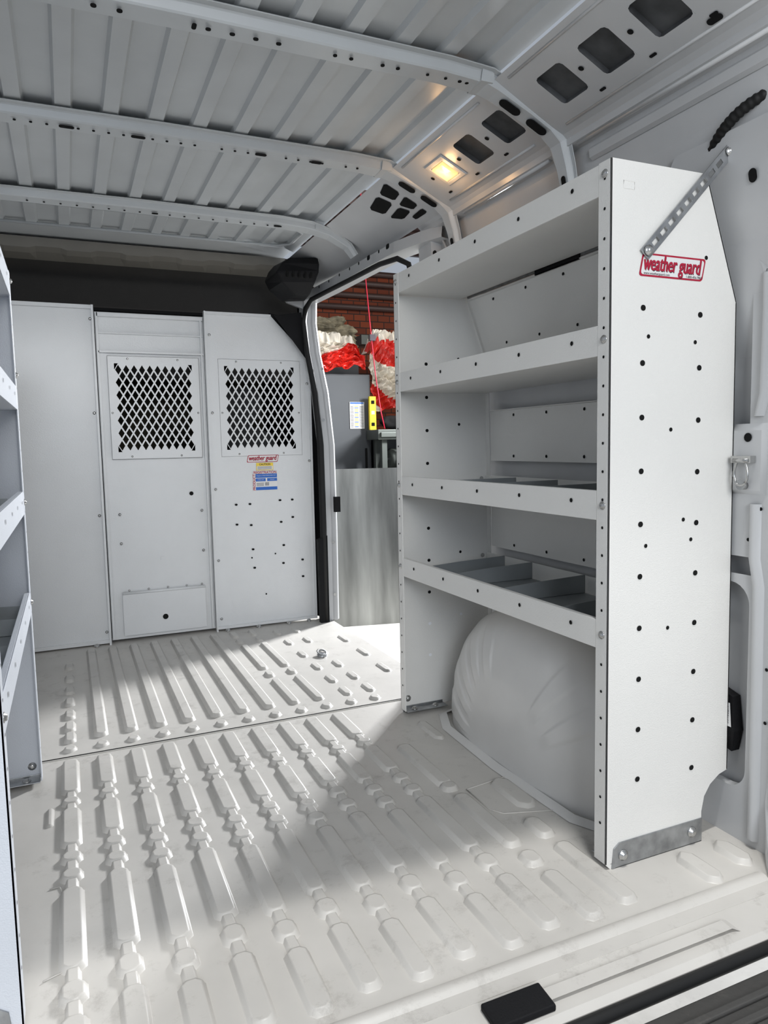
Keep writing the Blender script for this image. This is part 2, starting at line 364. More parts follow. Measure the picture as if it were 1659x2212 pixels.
b=B([M_WALL]); b.loft([[(x,y,z) for x,z in ((-.52,0),(-.52,1.0),(-.50,1.5),(-.46,1.75),(-.44,1.87))] for y in (.93,3.75)],0,False)
b.done('wall_left',kind='structure',label='grey white steel van side wall')

# rear corner structure (right)
b=B([M_WALL,M_HOLE,M_RUBBER])
b.sheet((1.372,1.05,0),(0,1,0),(0,0,1),.24,1.57,[(.06,.20,.62-.0,.66),(.075,.235,.12,.60),(.085,.235,.86,1.32)])
b.loft([[(1.308,.98,1.50),(1.308,1.05,1.565),(1.308,1.30,1.565),(1.308,1.34,1.50)],[(1.330,.98,1.40),(1.330,1.05,1.40),(1.330,1.30,1.40),(1.330,1.34,1.40)],[(1.372,.98,1.30),(1.372,1.05,1.30),(1.372,1.30,1.30),(1.372,1.34,1.30)]],0,False)
b.poly([(1.308,1.05,1.565),(1.308,1.30,1.565),(1.335,1.30,1.575),(1.335,1.05,1.575)],0)
def rim(ya,yb,za,zb,rc,x=1.372):
    for cy,cz,sy,sz in ((yb,zb,1,1),(ya,zb,-1,1),(ya,za,-1,-1),(yb,za,1,-1)):
        ccy,ccz=cy-sy*rc,cz-sz*rc
        arc_=[(x,ccy+sy*rc*math.cos(math.radians(q*15)),ccz+sz*rc*math.sin(math.radians(q*15))) for q in range(7)]
        b.poly([(x,cy,cz)]+arc_,0)
    pts=[]
    for cy,cz,a0 in ((yb-rc,zb-rc,0),(ya+rc,zb-rc,90),(ya+rc,za+rc,180),(yb-rc,za+rc,270)):
        for k in range(7):
            t=math.radians(a0+k*15); pts.append((cy+rc*math.cos(t),cz+rc*math.sin(t)))
    b.loft([[(x,y,z) for y,z in pts],[(x+.022,y,z) for y,z in pts]],0,True)
rim(1.135,1.285,.86,1.32,.045); rim(1.125,1.285,.12,.60,.05); 
b.loft([[(1.372,1.09,1.28),(1.372,1.15,1.36),(1.372,1.29,1.36)],[(1.360,1.095,1.275),(1.360,1.152,1.345),(1.360,1.29,1.345)],[(1.372,1.115,1.255),(1.372,1.16,1.325),(1.372,1.29,1.325)]],0,False)
b.loft([[(1.372,y0_,z),(1.362,y0_+.008,z),(1.362,y0_+.022,z),(1.372,y0_+.030,z)] for y0_,z in ((1.085,.02),(1.085,.30),(1.088,.60),(1.10,.66),(1.10,.78))],0,False)
b.loft([[(1.372,y0_,z),(1.362,y0_+.008,z),(1.362,y0_+.018,z),(1.372,y0_+.026,z)] for y0_,z in ((1.10,.97),(1.088,1.02),(1.085,1.20),(1.088,1.27))],0,False)
b.loft([[(1.372,1.09,.80),(1.372,1.175,.80),(1.372,1.175,.955),(1.372,1.09,.955)],[(1.362,1.098,.81),(1.362,1.168,.81),(1.362,1.168,.94),(1.362,1.098,.94)]],0,True,False,True)
b.disc((1.362,1.13,.925),(-1,0,0),.010,1,off=.002)
b.slot((1.322,1.10,1.46),(-1,0,-.2),.010,.014,1,off=.004); 
for y,z in ((1.13,.70),(1.12,.64),(1.075,.42),(1.075,.30),(1.12,1.38),(1.1,.77),(1.16,1.40),(1.20,1.44)): b.disc((1.371,y,z),(-1,0,0),.004,1,off=.002)
pil=[(-.12,0),(0.0,0),(.6,.0),(1.2,-.004),(1.5,-.012),(1.66,-.035),(1.76,-.075),(1.83,-.14),(1.86,-.25)]
b.loft([[(1.368+dx,1.06,z),(1.358+dx,1.045,z),(1.352+dx,1.02,z),(1.352+dx,.985,z),(1.362+dx,.95,z),(1.40+dx,.93,z),(1.5,.93,z),(1.5,1.06,z)] for z,dx in pil],0,True)
b.done('trim_7',kind='structure',label='white steel rear corner pillar with cut-outs')
b=B([M_WALL,M_HOLE])
b.loft([[(1.30,1.0,0),(1.34,1.04,0),(1.375,1.07,0)],[(1.30,1.0,.02),(1.335,1.035,.06),(1.37,1.07,.12)],[(1.37,.99,.04),(1.37,1.02,.09),(1.372,1.06,.25)]],0,False)
b.done('trim_8',kind='structure',label='white steel pillar foot gusset')

# wheel arch
b=B([M_ARCH])
yc,ry,rz=1.70,.435,.445
PR_=[(.02,1.085),(.2,1.086),(.4,1.090),(.55,1.097),(.68,1.108),(.78,1.122),(.86,1.140),(.92,1.160),(.97,1.190),(1.0,1.235),(1.0,1.40)]
def apt(t,sc,x):
    c,s_=math.cos(t),math.sin(t); e=.86
    return (x,yc-ry*sc*math.copysign(abs(c)**e,c),rz*sc*abs(s_)**e)
def sx(sc):
    for (a0,x0),(a1,x1) in zip(PR_,PR_[1:]):
        if a0<=sc<=a1: return x0+(x1-x0)*(sc-a0)/(a1-a0)
ribs=[(2.98,.42),(2.70,.45),(2.42,.48),(2.14,.52),(1.86,.56),(.95,.5),(.6,.5)]
NT=240; scs=[.02,.2,.3,.38,.42,.46,.5,.54,.58,.63,.68,.73,.78,.82,.86,.89,.92,.95,.97,1.0]
def bump_(t,s_):
    h=0
    for t0,s0 in ribs:
        w=.075+.03*s_; d_=abs(t-t0)/w
        if d_<1 and s0<s_<.93:
            e=min(1,(s_-s0)/.08,(.93-s_)/.08); h=max(h,e*min(1,(1-d_)*3.5))
    return h*.0042
b.loft([[ (lambda q,hh:(q[0]-hh,q[1],q[2]))(apt(math.pi*i/NT,s_,sx(s_)),bump_(math.pi*i/NT,s_)) for i in range(NT+1)] for s_ in scs]+[[apt(math.pi*i/NT,1.0,1.40) for i in range(NT+1)]],0,False)
b.loft([[(x,y,.0015) for x,y in ((1.20,yc+ry+.03),(1.12,yc+ry+.0),(1.070,yc+ry-.12),(1.056,yc),(1.070,yc-ry+.1),(1.12,yc-ry))],[(x,y,.010) for x,y in ((1.205,yc+ry+.0),(1.14,yc+ry-.02),(1.095,yc+ry-.13),(1.083,yc),(1.095,yc-ry+.11),(1.14,yc-ry+.01))]],0,False)
b.done('trim_9',kind='structure',label='light grey domed steel wheel arch housing with pressed ribs')

# ------------------------------------------------------------------ cab (front)
b=B([M_HEAD,M_OLIVE,M_BLACK])
b.sheet((-.5,4.05,1.3),(1,0,0),(0,0,1),1.75,.6,m=0); b.sheet((-.5,3.74,1.90),(1,0,0),(0,1,0),1.75,.4,m=0)
b.sheet((-.5,4.9,-.1),(1,0,0),(0,0,1),1.75,1.5,m=1); b.sheet((-.5,3.74,-.1),(1,0,0),(0,1,0),1.75,1.2,m=2)
b.sheet((-.5,3.74,-.1),(0,1,0),(0,0,1),1.2,2.0,m=2); b.sheet((1.25,3.74,-.1),(0,1,0),(0,0,1),1.2,2.0,m=2); b.sheet((-.5,4.05,1.4),(1,0,0),(0,1,0),1.75,.9,m=2)
b.box(-.45,1.19,3.735,3.76,1.585,1.60,2)
b.done('wall_front',kind='structure',label='dark grey cab headliner and cab interior')
b=B([M_BEIGE,M_HOLE])
pts=[]
n=60
for i in range(n+1):
    x=-.45+1.5*i/n; w=(.008 if (i//5)%2 else 0)
    pts.append([(x,3.58,1.86),(x,3.585,1.815+w),(x,3.62,1.80+w),(x,3.70,1.79)])
b.loft(pts,0,False,smooth=False)
b.done('trim_10',kind='structure',label='beige scalloped steel roof header')
for sx_ in (.0,.88):
    b=B(M_SEAT)
    def rr(cx,w,y,d,z,k=16): return [(cx+w/2*math.copysign(abs(math.cos(t))**.5,math.cos(t)),y+d/2*math.copysign(abs(math.sin(t))**.5,math.sin(t)),z) for t in [2*math.pi*i/k for i in range(k)]]
    b.loft([rr(sx_,w,y,d,z) for w,y,d,z in ((.42,4.25,.45,-.09),(.46,4.25,.48,.35),(.46,4.15,.3,.45),(.46,4.08,.14,.6),(.48,4.05,.13,.85),(.40,4.03,.11,1.0),(.16,4.02,.06,1.04),(.15,4.02,.06,1.07),(.26,4.02,.10,1.09),(.26,4.02,.11,1.2),(.18,4.02,.08,1.25))],0,True,True,True)
    b.done('car_seat',label='dark fabric cab seat with headrest behind the partition',category='seat',group='cab seats')
b=B([M_BLACK,M_HOLE])
b.loft([[(1.00,3.32,1.80),(1.12,3.28,1.80),(1.15,3.5,1.80),(.97,3.5,1.80)],[(.95,3.30,1.765),(1.12,3.26,1.765),(1.15,3.5,1.765),(.94,3.5,1.765)],[(.92,3.28,1.72),(1.12,3.27,1.73),(1.15,3.5,1.73),(.92,3.5,1.72)],[(.95,3.30,1.68),(1.11,3.30,1.69),(1.14,3.5,1.69),(.94,3.5,1.68)],[(1.03,3.36,1.635),(1.10,3.36,1.64),(1.12,3.5,1.64),(1.0,3.5,1.63)]],0,True,True,True,smooth=False)
for i in range(5): b.box(.965+.028*i,.978+.028*i,3.272,3.29,1.70,1.735,1)
b.done('overhead_trim_cover',label='black plastic overhead corner cover hanging below the roof',category='plastic cover',bevel=.012)

# ------------------------------------------------------------------ partition
PR=root('partition',(.4,3.65,0),'white steel cargo partition with two diamond mesh windows and centre door','partition')
YB=3.65
def grille(b,x0,x1,z0,z1,nc,nr,y,m=0,k=.78):
    w=(x1-x0)/nc; h=(z1-z0)/nr
    def cell(cx_,cz):
        o=[(cx_-w/2,cz),(cx_,cz-h/2),(cx_+w/2,cz),(cx_,cz+h/2)]
        O=[b.v((x,y,z)) for x,z in o]; I=[b.v((cx_+(x-cx_)*k,y,cz+(z-cz)*k)) for x,z in o]; D=[b.v((cx_+(x-cx_)*k,y+.004,cz+(z-cz)*k)) for x,z in o]
        for i in range(4):
            j=(i+1)%4; b.face([O[i],O[j],I[j],I[i]],m); b.face([I[i],I[j],D[j],D[i]],m)
    for i in range(nc):
        for j in range(nr): cell(x0+(i+.5)*w,z0+(j+.5)*h)
    for i in range(1,nc):
        for j in range(1,nr): cell(x0+i*w,z0+j*h)
    for i in range(nc):
        for zz,s_ in ((z0,1),(z1,-1)):
            b.poly([(x0+i*w,y,zz),(x0+(i+.5)*w,y,zz),(x0+i*w,y,zz+s_*h/2)],m)
            b.poly([(x0+(i+.5)*w,y,zz),(x0+(i+1)*w,y,zz),(x0+(i+1)*w,y,zz+s_*h/2)],m)
    for j in range(nr):
        for xx,s_ in ((x0,1),(x1,-1)):
            b.poly([(xx,y,z0+j*h),(xx,y,z0+(j+.5)*h),(xx+s_*w/2,y,z0+j*h)],m)
            b.poly([(xx,y,z0+(j+1)*h),(xx,y,z0+(j+.5)*h),(xx+s_*w/2,y,z0+(j+1)*h)],m)
b=B([M_BULK,M_HOLE]); b.sheet((-.45,YB,.012),(1,0,0),(0,0,1),.592,1.582)
b.box(.138,.146,YB-.028,YB,.0,1.59); b.box(-.45,.14,YB-.016,YB,.008,.022); b.box(-.45,.14,YB-.02,YB,1.575,1.59)
b.done('side_panel',PR,solid=.003)
DR=B([M_BULK,M_HOLE]); DR.sheet((.152,YB+.012,.012),(1,0,0),(0,0,1),.494,1.555,[(.225-.152,.581-.152,.916-.012,1.331-.012)])
DR.box(.160,.640,YB-.010,YB+.012,1.545,1.56); DR.box(.160,.640,YB-.004,YB+.012,1.468,1.472); DR.box(.160,.640,YB-.010,YB+.012,1.380,1.386)
DR.box(.155,.163,YB-.010,YB+.012,.02,1.56); DR.box(.628,.634,YB-.008,YB+.012,.02,1.56)
DR.disc((.555,YB+.009,.705),(0,-1,0),.010,1)
DR.prism([(.395,YB+.01,.385),(.41,YB+.01,.385),(.41,YB+.01,.40),(.395,YB+.01,.40)],(0,-.002,0))
door=DR.done('door',PR,solid=.002)
def plate(name,x0,x1,parent):
    b=B([M_BULK,M_HOLE]); z0,z1=.882,1.365; gx0=x0+.029; gx1=x1-.034
    gz0,gz1=.916,1.331
    b.sheet((x0,YB-.006,z0),(1,0,0),(0,0,1),x1-x0,z1-z0,[(gx0-x0,gx1-x0,gz0-z0,gz1-z0)])
    for (ax,bx,az,bz) in ((x0,x1,z0,z0+.001),(x0,x1,z1-.001,z1),(x0,x0+.001,z0,z1),(x1-.001,x1,z0,z1)): b.box(ax,bx,YB-.006,YB+.002,az,bz)
    grille(b,gx0,gx1,gz0,gz1,10,7,YB-.006)
    g=b.done(name,parent,label='diamond mesh window plate')
    for x,z in ((x0+.09,z1-.012),(x1-.10,z1-.012),(x0+.09,z0+.012),(x1-.10,z0+.012),(x0+.012,1.1),(x1-.012,1.1)): bolt(g,(x,YB-.006,z),(0,-1,0),.004)
plate('mesh_window',.196,.615,door)
b=B([M_BULK,M_HOLE,M_WHITE]); b.sheet((.208,YB-.004,.030),(1,0,0),(0,0,1),.392,.20); b.tube([(.208,YB-.002,.236),(.60,YB-.002,.236)],.006,0,k=8)
b.disc((.402,YB-.006,.105),(0,-1,0),.0135,1); b.disc((.402,YB-.005,.105),(0,-1,0),.017,0,off=.0005)
fl=b.done('kick_flap',door,solid=.003,label='hinged lower flap with round hole')
for x in (.24,.33,.42,.51,.585): bolt(fl,(x,YB-.004,.250),(0,-1,0),.004)
b=B([M_BULK,M_HOLE])
g0,g1=.738,1.095
b.sheet((.648,YB-.004,.012),(1,0,0),(0,0,1),.532,1.368,[(g0-.648,g1-.648,.904,1.319)])
b.poly([(.648,YB-.004,1.38),(1.18,YB-.004,1.38),(1.165,YB-.004,1.395),(.985,YB-.004,1.585),(.648,YB-.004,1.59)])
b.box(.646,.652,YB-.030,YB,.0,1.59); b.box(.65,1.18,YB-.018,YB,.010,.022); b.box(1.172,1.18,YB-.02,YB,.01,1.38); b.box(.65,.98,YB-.02,YB,1.578,1.59)
hp=[(511,1085),(540,1085),(605,1080),(632,1080),(511,1127),(541,1130),(606,1127),(632,1118),(543,1182),(610,1178),(545,1222),(608,1217),(651,1213),(651,1250)]
for u,v_ in hp: b.slot((.655+(u-463)*.00243,YB-.006,.925-(v_-966)*.00241),(0,-1,0),.007,.005,1,off=.002)
for u,v_ in ((540,1200),(591,1195),(568,1281)): b.disc((.655+(u-463)*.00243,YB-.006,.925-(v_-966)*.00241),(0,-1,0),.004,1,off=.002)
rp=b.done('side_panel',PR,solid=.002)
plate('mesh_window',.709,1.129,rp)
for x,z in ((.672,1.48),(.672,1.1),(.672,.72),(.672,.36),(.675,.06),(1.165,1.25),(1.165,.85),(.132,1.53),(.128,1.1),(.125,.62),(.128,.06),(.215,.62),(.215,.48),(.6,.62),(.6,.42)):
    bolt(PR,(x,YB-.006,z),(0,-1,0),.0055)
for x in (.08,.70,.86,1.02,1.13): bolt(PR,(x,YB-.03,.004),(0,-.3,1),.010)
b=B([M_BLACK]); b.prism([(.975,YB-.001,1.60),(1.17,YB-.001,1.58),(1.205,YB-.001,1.38),(1.165,YB-.001,1.37)],(0,.006,0))
b.prism([(.985,YB-.075,1.578),(1.125,YB-.075,1.60),(1.15,YB-.075,1.36),(1.138,YB-.075,1.375)],(0,.004,0))
b.done('corner_filler',PR,label='black triangular filler panel')
def logo(x0,x1,zc,h,y,parent,small=True):
    w=x1-x0; b=B([M_WHITE,M_RED])
    def rr_(e,yy,m):
        r=h*.14; pts=[]
        X0,X1,Z0,Z1=x0+e,x1-e,zc-h/2+e,zc+h/2-e
        for cx_,cz,a0 in ((X1-r,Z1-r,0),(X0+r,Z1-r,90),(X0+r,Z0+r,180),(X1-r,Z0+r,270)):
            for k in range(5):
                t=math.radians(a0+k*22.5); zz=cz+r*math.sin(t)
                pts.append((cx_+r*math.cos(t)+(zz-zc)*.22,yy,zz))
        b.poly(pts,m)
    rr_(0,y-.0006,1); rr_(h*.08,y-.0009,0)
    s_=b.done('sticker',parent,label='white sticker with red brand lettering')
    sz=h*.95; d_=h*.018
    text('weather guard',sz,((x0+x1)/2+2.2*d_,y-.0012,zc+h*.05-d_),M_INK,s_,shear=.28,fit=w*.90)
    for k,(ax,az) in enumerate(((-1.2,0),(-.4,.4),(.4,-.3),(1.2,0))):
        text('weather guard',sz,((x0+x1)/2+ax*d_,y-.0015-.00008*k,zc+h*.07+az*d_),M_RED,s_,shear=.28,fit=w*.90)
    if small:
        text('www.weatherguard.com',h*.15,(x0+w*.24,y-.0020,zc-h*.36),M_INK,s_)
        text('1-800-456-7865',h*.15,(x0+w*.83,y-.0020,zc-h*.36),M_INK,s_)
logo(.838,.998,.868,.036,YB-.006,rp,False)
b=B([M_YEL,M_WHITE,M_INK]); b.sheet((.882,YB-.0075,.808),(1,0,0),(0,0,1),.088,.038); b.sheet((.885,YB-.008,.811),(1,0,0),(0,0,1),.082,.019,m=1)
for i in range(4): b.box(.888,.962,YB-.0084,YB-.0081,.8135+i*.0042,.8148+i*.0042,2)
st=b.done('sticker',rp,label='yellow and white warning sticker'); text('CAUTION',.013,(.926,YB-.0085,.838),M_INK,st,bold=.02)
b=B([M_WHITE,M_BLUE,M_INK,M_RED]); b.sheet((.862,YB-.0075,.705),(1,0,0),(0,0,1),.126,.098)
b.sheet((.876,YB-.008,.770),(1,0,0),(0,0,1),.112,.020,m=1); b.sheet((.876,YB-.008,.707),(1,0,0),(0,0,1),.112,.016,m=1); b.sheet((.876,YB-.008,.752),(1,0,0),(0,0,1),.052,.015,m=1); b.sheet((.936,YB-.008,.752),(1,0,0),(0,0,1),.052,.015,m=1)
for i in range(3): b.box(.88,.918,YB-.0084,YB-.0081,.729+i*.006,.731+i*.006,2)
for i in range(7): b.box(.925+i*.003,.9262+i*.003,YB-.0084,YB-.0081,.729,.746,2)
st=b.done('sticker',rp,label='blue and white product registration sticker')
text('REGISTRATION',.0175,(.926,YB-.0085,.797),M_RED,st,bold=.02)
text('PRODUCT',.0175,(.869,YB-.0085,.748),M_RED,st,bold=.02,R=FY@Matrix.Rotation(math.pi/2,4,'Z'))
text('Register at WEATHERGUARD.COM',.0065,(.932,YB-.0088,.781),M_WHITE,st)
text('MOBILE APP',.006,(.902,YB-.0088,.7595),M_WHITE,st); text('ONLINE',.006,(.962,YB-.0088,.7595),M_WHITE,st)

# ------------------------------------------------------------------ shelving units
def shelf_unit(xf,s,y0,y1,label,H=1.48,MS=M_SHELF):
    RT=root('shelving_unit',(xf+s*.18,(y0+y1)/2,0),label,'shelving unit',group='cargo shelving units')
    X=lambda d: xf+s*d
    shape=[(0,.012),(0,H),(.255,H),(.350,1.22),(.356,.155),(.33,.148),(.303,.13),(.285,.105),(.277,.07),(.277,.012),(.012,.0)]
    for ye,sg in ((y0,1),(y1,-1)):
        b=B([MS,M_HOLE,M_HOLEL])
        b.prism([(X(d),ye,z) for d,z in shape],(0,sg*.003,0))
        xa,xb=sorted((X(0),X(.003))); ya,yb=sorted((ye,ye+sg*.037)); b.box(xa,xb,ya,yb,.012,H)
        for (d0,q0),(d1,q1) in (((.255,H),(.350,1.22)),((.350,1.22),(.356,.155))):
            b.prism([(X(d0),ye,q0),(X(d1),ye,q1),(X(d1-.003),ye,q1),(X(d0-.003),ye,q0)],(0,sg*.025,0))
        fy=ye if sg>0 else ye-.003
        for i in range(10):
            z=.188+.1118*i
            if sg<0:
                hm=2 if z<.4 else 1
                b.slot((X(.115),fy,z),(0,-1,0),.006,.0055,hm); 
                if i%2: b.slot((X(.24),fy,z+.02),(0,-1,0),.005,.005,hm)
            else:
                b.slot((X(.085),fy,z),(0,-1,0),.0065,.006,1); b.slot((X(.243),fy,z-.006),(0,-1,0),.0065,.006,1)
        if sg>0:
            for d,z in ((.10,1.137),(.23,1.13),(.165,.945),(.10,.70),(.228,.705),(.165,.515),(.205,.75),(.257,1.308)): b.disc((X(d),fy,z),(0,-1,0),.0045,1)
            xa,xb=sorted((X(.045-.014),X(.045+.014)))
            b.tube([(xa,fy,H-.055),(xb,fy,H-.055),(xb,fy,H-.040),(xa,fy,H-.040),(xa,fy,H-.055)],.0008,0,k=5)
        for i in range(24):
            z=.10+i*.0585*(H/1.48)
            b.disc((X(0),ye+sg*.018,z),(-s,0,0),.0032,1)
        ep=b.done('end_panel',RT,bevel=.0008)
        for z in (H-.025,1.13,.79,.515): bolt(ep,(X(0),ye+sg*.018,z),(-s,0,0),.007)
        b=B([M_GALV]); 
        xa,xb=sorted((X(.012),X(.277)))
        if sg>0:
            b.prism([(X(.015),ye-.003,.0),(X(.02),ye-.003,.045),(X(.035),ye-.003,.056),(X(.277),ye-.003,.056),(X(.277),ye-.003,.0)],(0,.003,0))
            b.box(xa,xb,ye,ye+.06,.010,.013)
            b.box(xa+.01,xb,ye-.003,ye+.035,0,.003)
        else:
            xa,xb=sorted((X(.005),X(.16)))
            b.box(xa,xb,ye-.045,ye-.003,.010,.013); b.box(xa,xb,ye-.006,ye-.003,.0,.02)
        fb=b.done('foot_bracket',RT,label='galvanised foot bracket',bevel=.001)
        if sg>0:
            bolt(fb,(X(.045),ye-.003,.026),(0,-1,0),.010); bolt(fb,(X(.245),ye-.003,.030),(0,-1,0),.010)
        else:
            bolt(fb,(X(.04),ye-.025,.013),(0,0,1),.009); bolt(fb,(X(.12),ye-.025,.013),(0,0,1),.009); bolt(fb,(X(.025),ye-.003,.045),(0,-1,0),.009)
    for zt,dp in ((H-.002,.25),(1.160 if H>1.45 else 1.10,.345),(.820,.347),(.545,.349)):
        b=B([MS,M_HOLE])
        zb=zt-.062
        xa,xb=sorted((X(.003),X(dp)))
        b.box(xa,xb,y0+.004,y1-.004,zb,zb+.002)
        xa,xb=sorted((X(.0005),X(.0028))); b.box(xa,xb,y0+.038,y1-.038,zb,zt)
        xa,xb=sorted((X(.003),X(.014))); b.box(xa,xb,y0+.038,y1-.038,zt-.002,zt)
        xa,xb=sorted((X(dp-.002),X(dp))); b.box(xa,xb,y0+.005,y1-.005,zb,zt-.01)
        for i in range(5):
            y=y0+.12+(y1-y0-.24)*i/4
            b.disc((X(0),y,zt-.025),(-s,0,0),.005,1,off=.001)
        for i in range(18):
            for d in (.1,.22): b.disc((X(d),y0+.08+i*.05,zb),(0,0,-1),.003,1,off=.001)
        t=b.done('shelf',RT,bevel=.0008)
        for sgn,ye in ((1,y0),(-1,y1)):
            bolt(t,(X(dp-.02),ye-.008 if sgn<0 else ye+.008,zt-.02),(0,-sgn,0),.006)
        if zt<.6:
            for i,yy in enumerate((1.40,1.66,1.92,2.08)):
                b=B([M_DIV]); b.prism([(X(.012),yy,zb+.003),(X(dp-.01),yy,zb+.003),(X(dp-.01),yy,zt-.006),(X(.16),yy,zt-.012),(X(.012),yy,zt-.020)],(0,.0025,0))
                b.box(*sorted((X(.012),X(dp-.01))),yy,yy+.015,zb+.002,zb+.004)
                b.done('divider',RT,label='grey galvanised shelf divider')
            b=B([M_DIV]); b.box(*sorted((X(.016),X(dp-.012))),y0+.05,y1-.06,zb+.0022,zb+.0026); b.done('shelf_liner',RT,label='grey galvanised tray liner')
        elif zt<.9:
            b=B([M_DIV]); b.box(*sorted((X(.02),X(dp-.012))),y0+.05,y1-.06,zb+.003,zb+.006)
            for i in range(4): b.box(*sorted((X(.03),X(dp-.02))),y0+.16+.22*i,y0+.163+.22*i,zb+.004,zt-.010)
            b.done('shelf_liner',RT,label='grey galvanised tray liner')
    for (d0,q0,d1,q1) in ((.333,1.235,.270,H-.075),(.352,.862,.352,1.033),(.353,.56,.353,.742)):
        b=B([MS,M_HOLE])
        b.prism([(X(d0),y0+.03,q0),(X(d0),y1-.03,q0),(X(d1),y1-.03,q1),(X(d1),y0+.03,q1)],(s*.002,0,0))
        b.prism([(X(d1),y0+.03,q1),(X(d1),y1-.03,q1),(X(d1-.012),y1-.03,q1+.001),(X(d1-.012),y0+.03,q1+.001)],(0,0,.002))
        for i in range(5):
            y=y0+.15+.18*i
            for f in (.1,.9): b.disc((X(d0+(d1-d0)*f),y,q0+(q1-q0)*f),(-s,0,0),.005,1,off=.0015)
        b.done('back_panel',RT)
    b=B([M_GALV]); b.prism([(X(.345),y1-.05,.44),(X(.345),y1-.25,.25),(X(.345),y1-.27,.27),(X(.345),y1-.07,.46)],(s*.003,0,0)); b.done('brace',RT,label='galvanised diagonal brace')
    if s>0:
        b=B([M_GALV,M_HOLE]); b.box(X(.262),X(.268),y0+.03,y1-.03,H-.066,H-.052); b.box(X(.258),X(.262),y0+.42,y0+.62,H-.075,H-.058,1)
        b.done('mounting_rail',RT,label='galvanised rear mounting rail')
    return RT
y0,y1=1.172,2.215
RS=shelf_unit(1.015,1,y0,y1,'white steel van shelving unit with four shelves over the wheel arch')
LS=shelf_unit(-.113,-1,1.22,2.20,'shorter white steel van shelving unit, tinted blue for cool light, facing the wheel arch side',H=1.40,MS=M_SHELFB)
logo(1.092,1.266,1.281,.047,y0-.0002,RS,True)
P0=Vector((1.105,y0-.006,1.307)); P1=Vector((1.318,y0-.012,1.527)); d=(P1-P0); Ls=d.length; d.normalize(); w=Vector((0,-1,0)).cross(d).normalized()
b=B([M_GALV]); hw=.0135
holes=[(.03+.030*i,.050+.030*i,.0085,.0185) for i in range(9)]
b.sheet(P0-w*hw-d*.012,d,w,Ls+.024,.027,holes)
sp=b.done('support_strap',RS,solid=.003,label='galvanised slotted support strap',bevel=.0005)
bolt(sp,P0+Vector((0,-.003,0)),(0,-1,0),.009); bolt(sp,P1+Vector((0,-.003,0)),(0,-1,0),.009)

# ------------------------------------------------------------------ small fixtures
b=B([M_WALL,M_LENS,M_HOLE])
c0=Vector((1.035,2.08,1.832))+U*.118
def loc(u,y,n): return c0+U*u+Vector((0,y,0))-N*n
b.loft([[loc(u*s1,y*s1,n) for u,y in ((-.044,-.048),(.044,-.048),(.044,.048),(-.044,.048))] for s1,n in ((1.18,.001),(1.10,.005),(.85,.006),(.72,.003))],0,True,smooth=False)
DL=b.done('dome_light',label='lit rectangular cargo dome lamp with warm glow in the roof rail',category='lamp')
WM[DL.name]=DL.location.copy()
b=B([M_LENS,M_BEIGE]); 
b.loft([[loc(u*s1,y*s1,n) for u,y in ((-.031,-.034),(.031,-.034),(.031,.034),(-.031,.034))] for s1,n in ((1,.002),(.98,.009),(.85,.011))],0,True,False,True,smooth=False)
b.done('lens',DL,label='glowing warm ribbed lens')
b=B(M_RUBBER); pts=[]; rad=[]
K=64
cp=[Vector(q) for q in ((1.350,1.055,1.618),(1.300,1.085,1.606),(1.296,1.135,1.590),(1.300,1.18,1.566),(1.335,1.225,1.535))]
def bez(t):
    P=cp[:]
    while len(P)>1: P=[x.lerp(y,t) for x,y in zip(P,P[1:])]
    return P[0]
for i in range(K+1):
    pts.append(bez(i/K)); rad.append(.0120 if i%4<2 else .0105)
b.tube(pts,.01,0,k=12,rads=rad); b.done('wiring_conduit',label='black corrugated wiring conduit along the upper wall',category='conduit')
b=B([M_BOLT,M_GALV])
b.box(1.345,1.361,1.11,1.16,.870,.885) 
ring=[(1.347,1.135+.017*math.sin(t)*(1-.2*math.cos(t)),.850+.030*math.cos(t)) for t in [2*math.pi*i/20 for i in range(21)]]
b.tube(ring,.003,0,k=6,cap=False); b.tube([(1.347,1.115,.875),(1.347,1.155,.875)],.005,0); b.disc((1.350,1.135,.822),(-1,0,0),.012,1,off=.004)
b.tube([(1.361,1.135,.820),(1.347,1.135,.820)],.009,0)
b.done('tie_down_ring',label='zinc d-shaped tie down ring bolted to the rear wall',category='tie down ring')
b=B([M_GALV]); b.tube([(.985+.018*math.cos(t),2.98+.028*math.sin(t),.016+.004*math.sin(t)) for t in [2*math.pi*i/20 for i in range(21)]],.0035,0,k=6,cap=False)
b.loft([[(.985+r*math.cos(t),2.98+r*math.sin(t),z) for t in [2*math.pi*i/16 for i in range(16)]] for r,z in ((.022,.0005),(.022,.010),(.012,.014))],0,True,False,True)
b.done('floor_tie_down_ring',label='zinc tie down ring lying on the ribbed floor',category='tie down ring')
b=B([M_BLACK,M_WHITE]); b.loft([[(1.375,1.165,.20),(1.375,1.235,.22),(1.40,1.235,.22),(1.40,1.165,.20)],[(1.370,1.155,.25),(1.372,1.24,.25),(1.40,1.24,.25),(1.40,1.155,.25)],[(1.375,1.165,.33),(1.375,1.235,.35),(1.40,1.235,.35),(1.40,1.165,.33)]],0,True,True,True,smooth=False)
b.poly([(1.3685,1.162,.26),(1.3685,1.180,.26),(1.3705,1.184,.315),(1.3705,1.168,.315)],1)
vb=b.done('vent_flap',label='black plastic vent with small printed label low on the wall',category='vent'); WM[vb.name]=vb.location.copy()
RX=Matrix(((0,0,-1,0),(-1,0,0,0),(0,1,0,0),(0,0,0,1)))
text('53100877',.011,(1.3675,1.172,.288),M_INK,vb,R=RX@Matrix.Rotation(math.pi/2,4,'Z'))

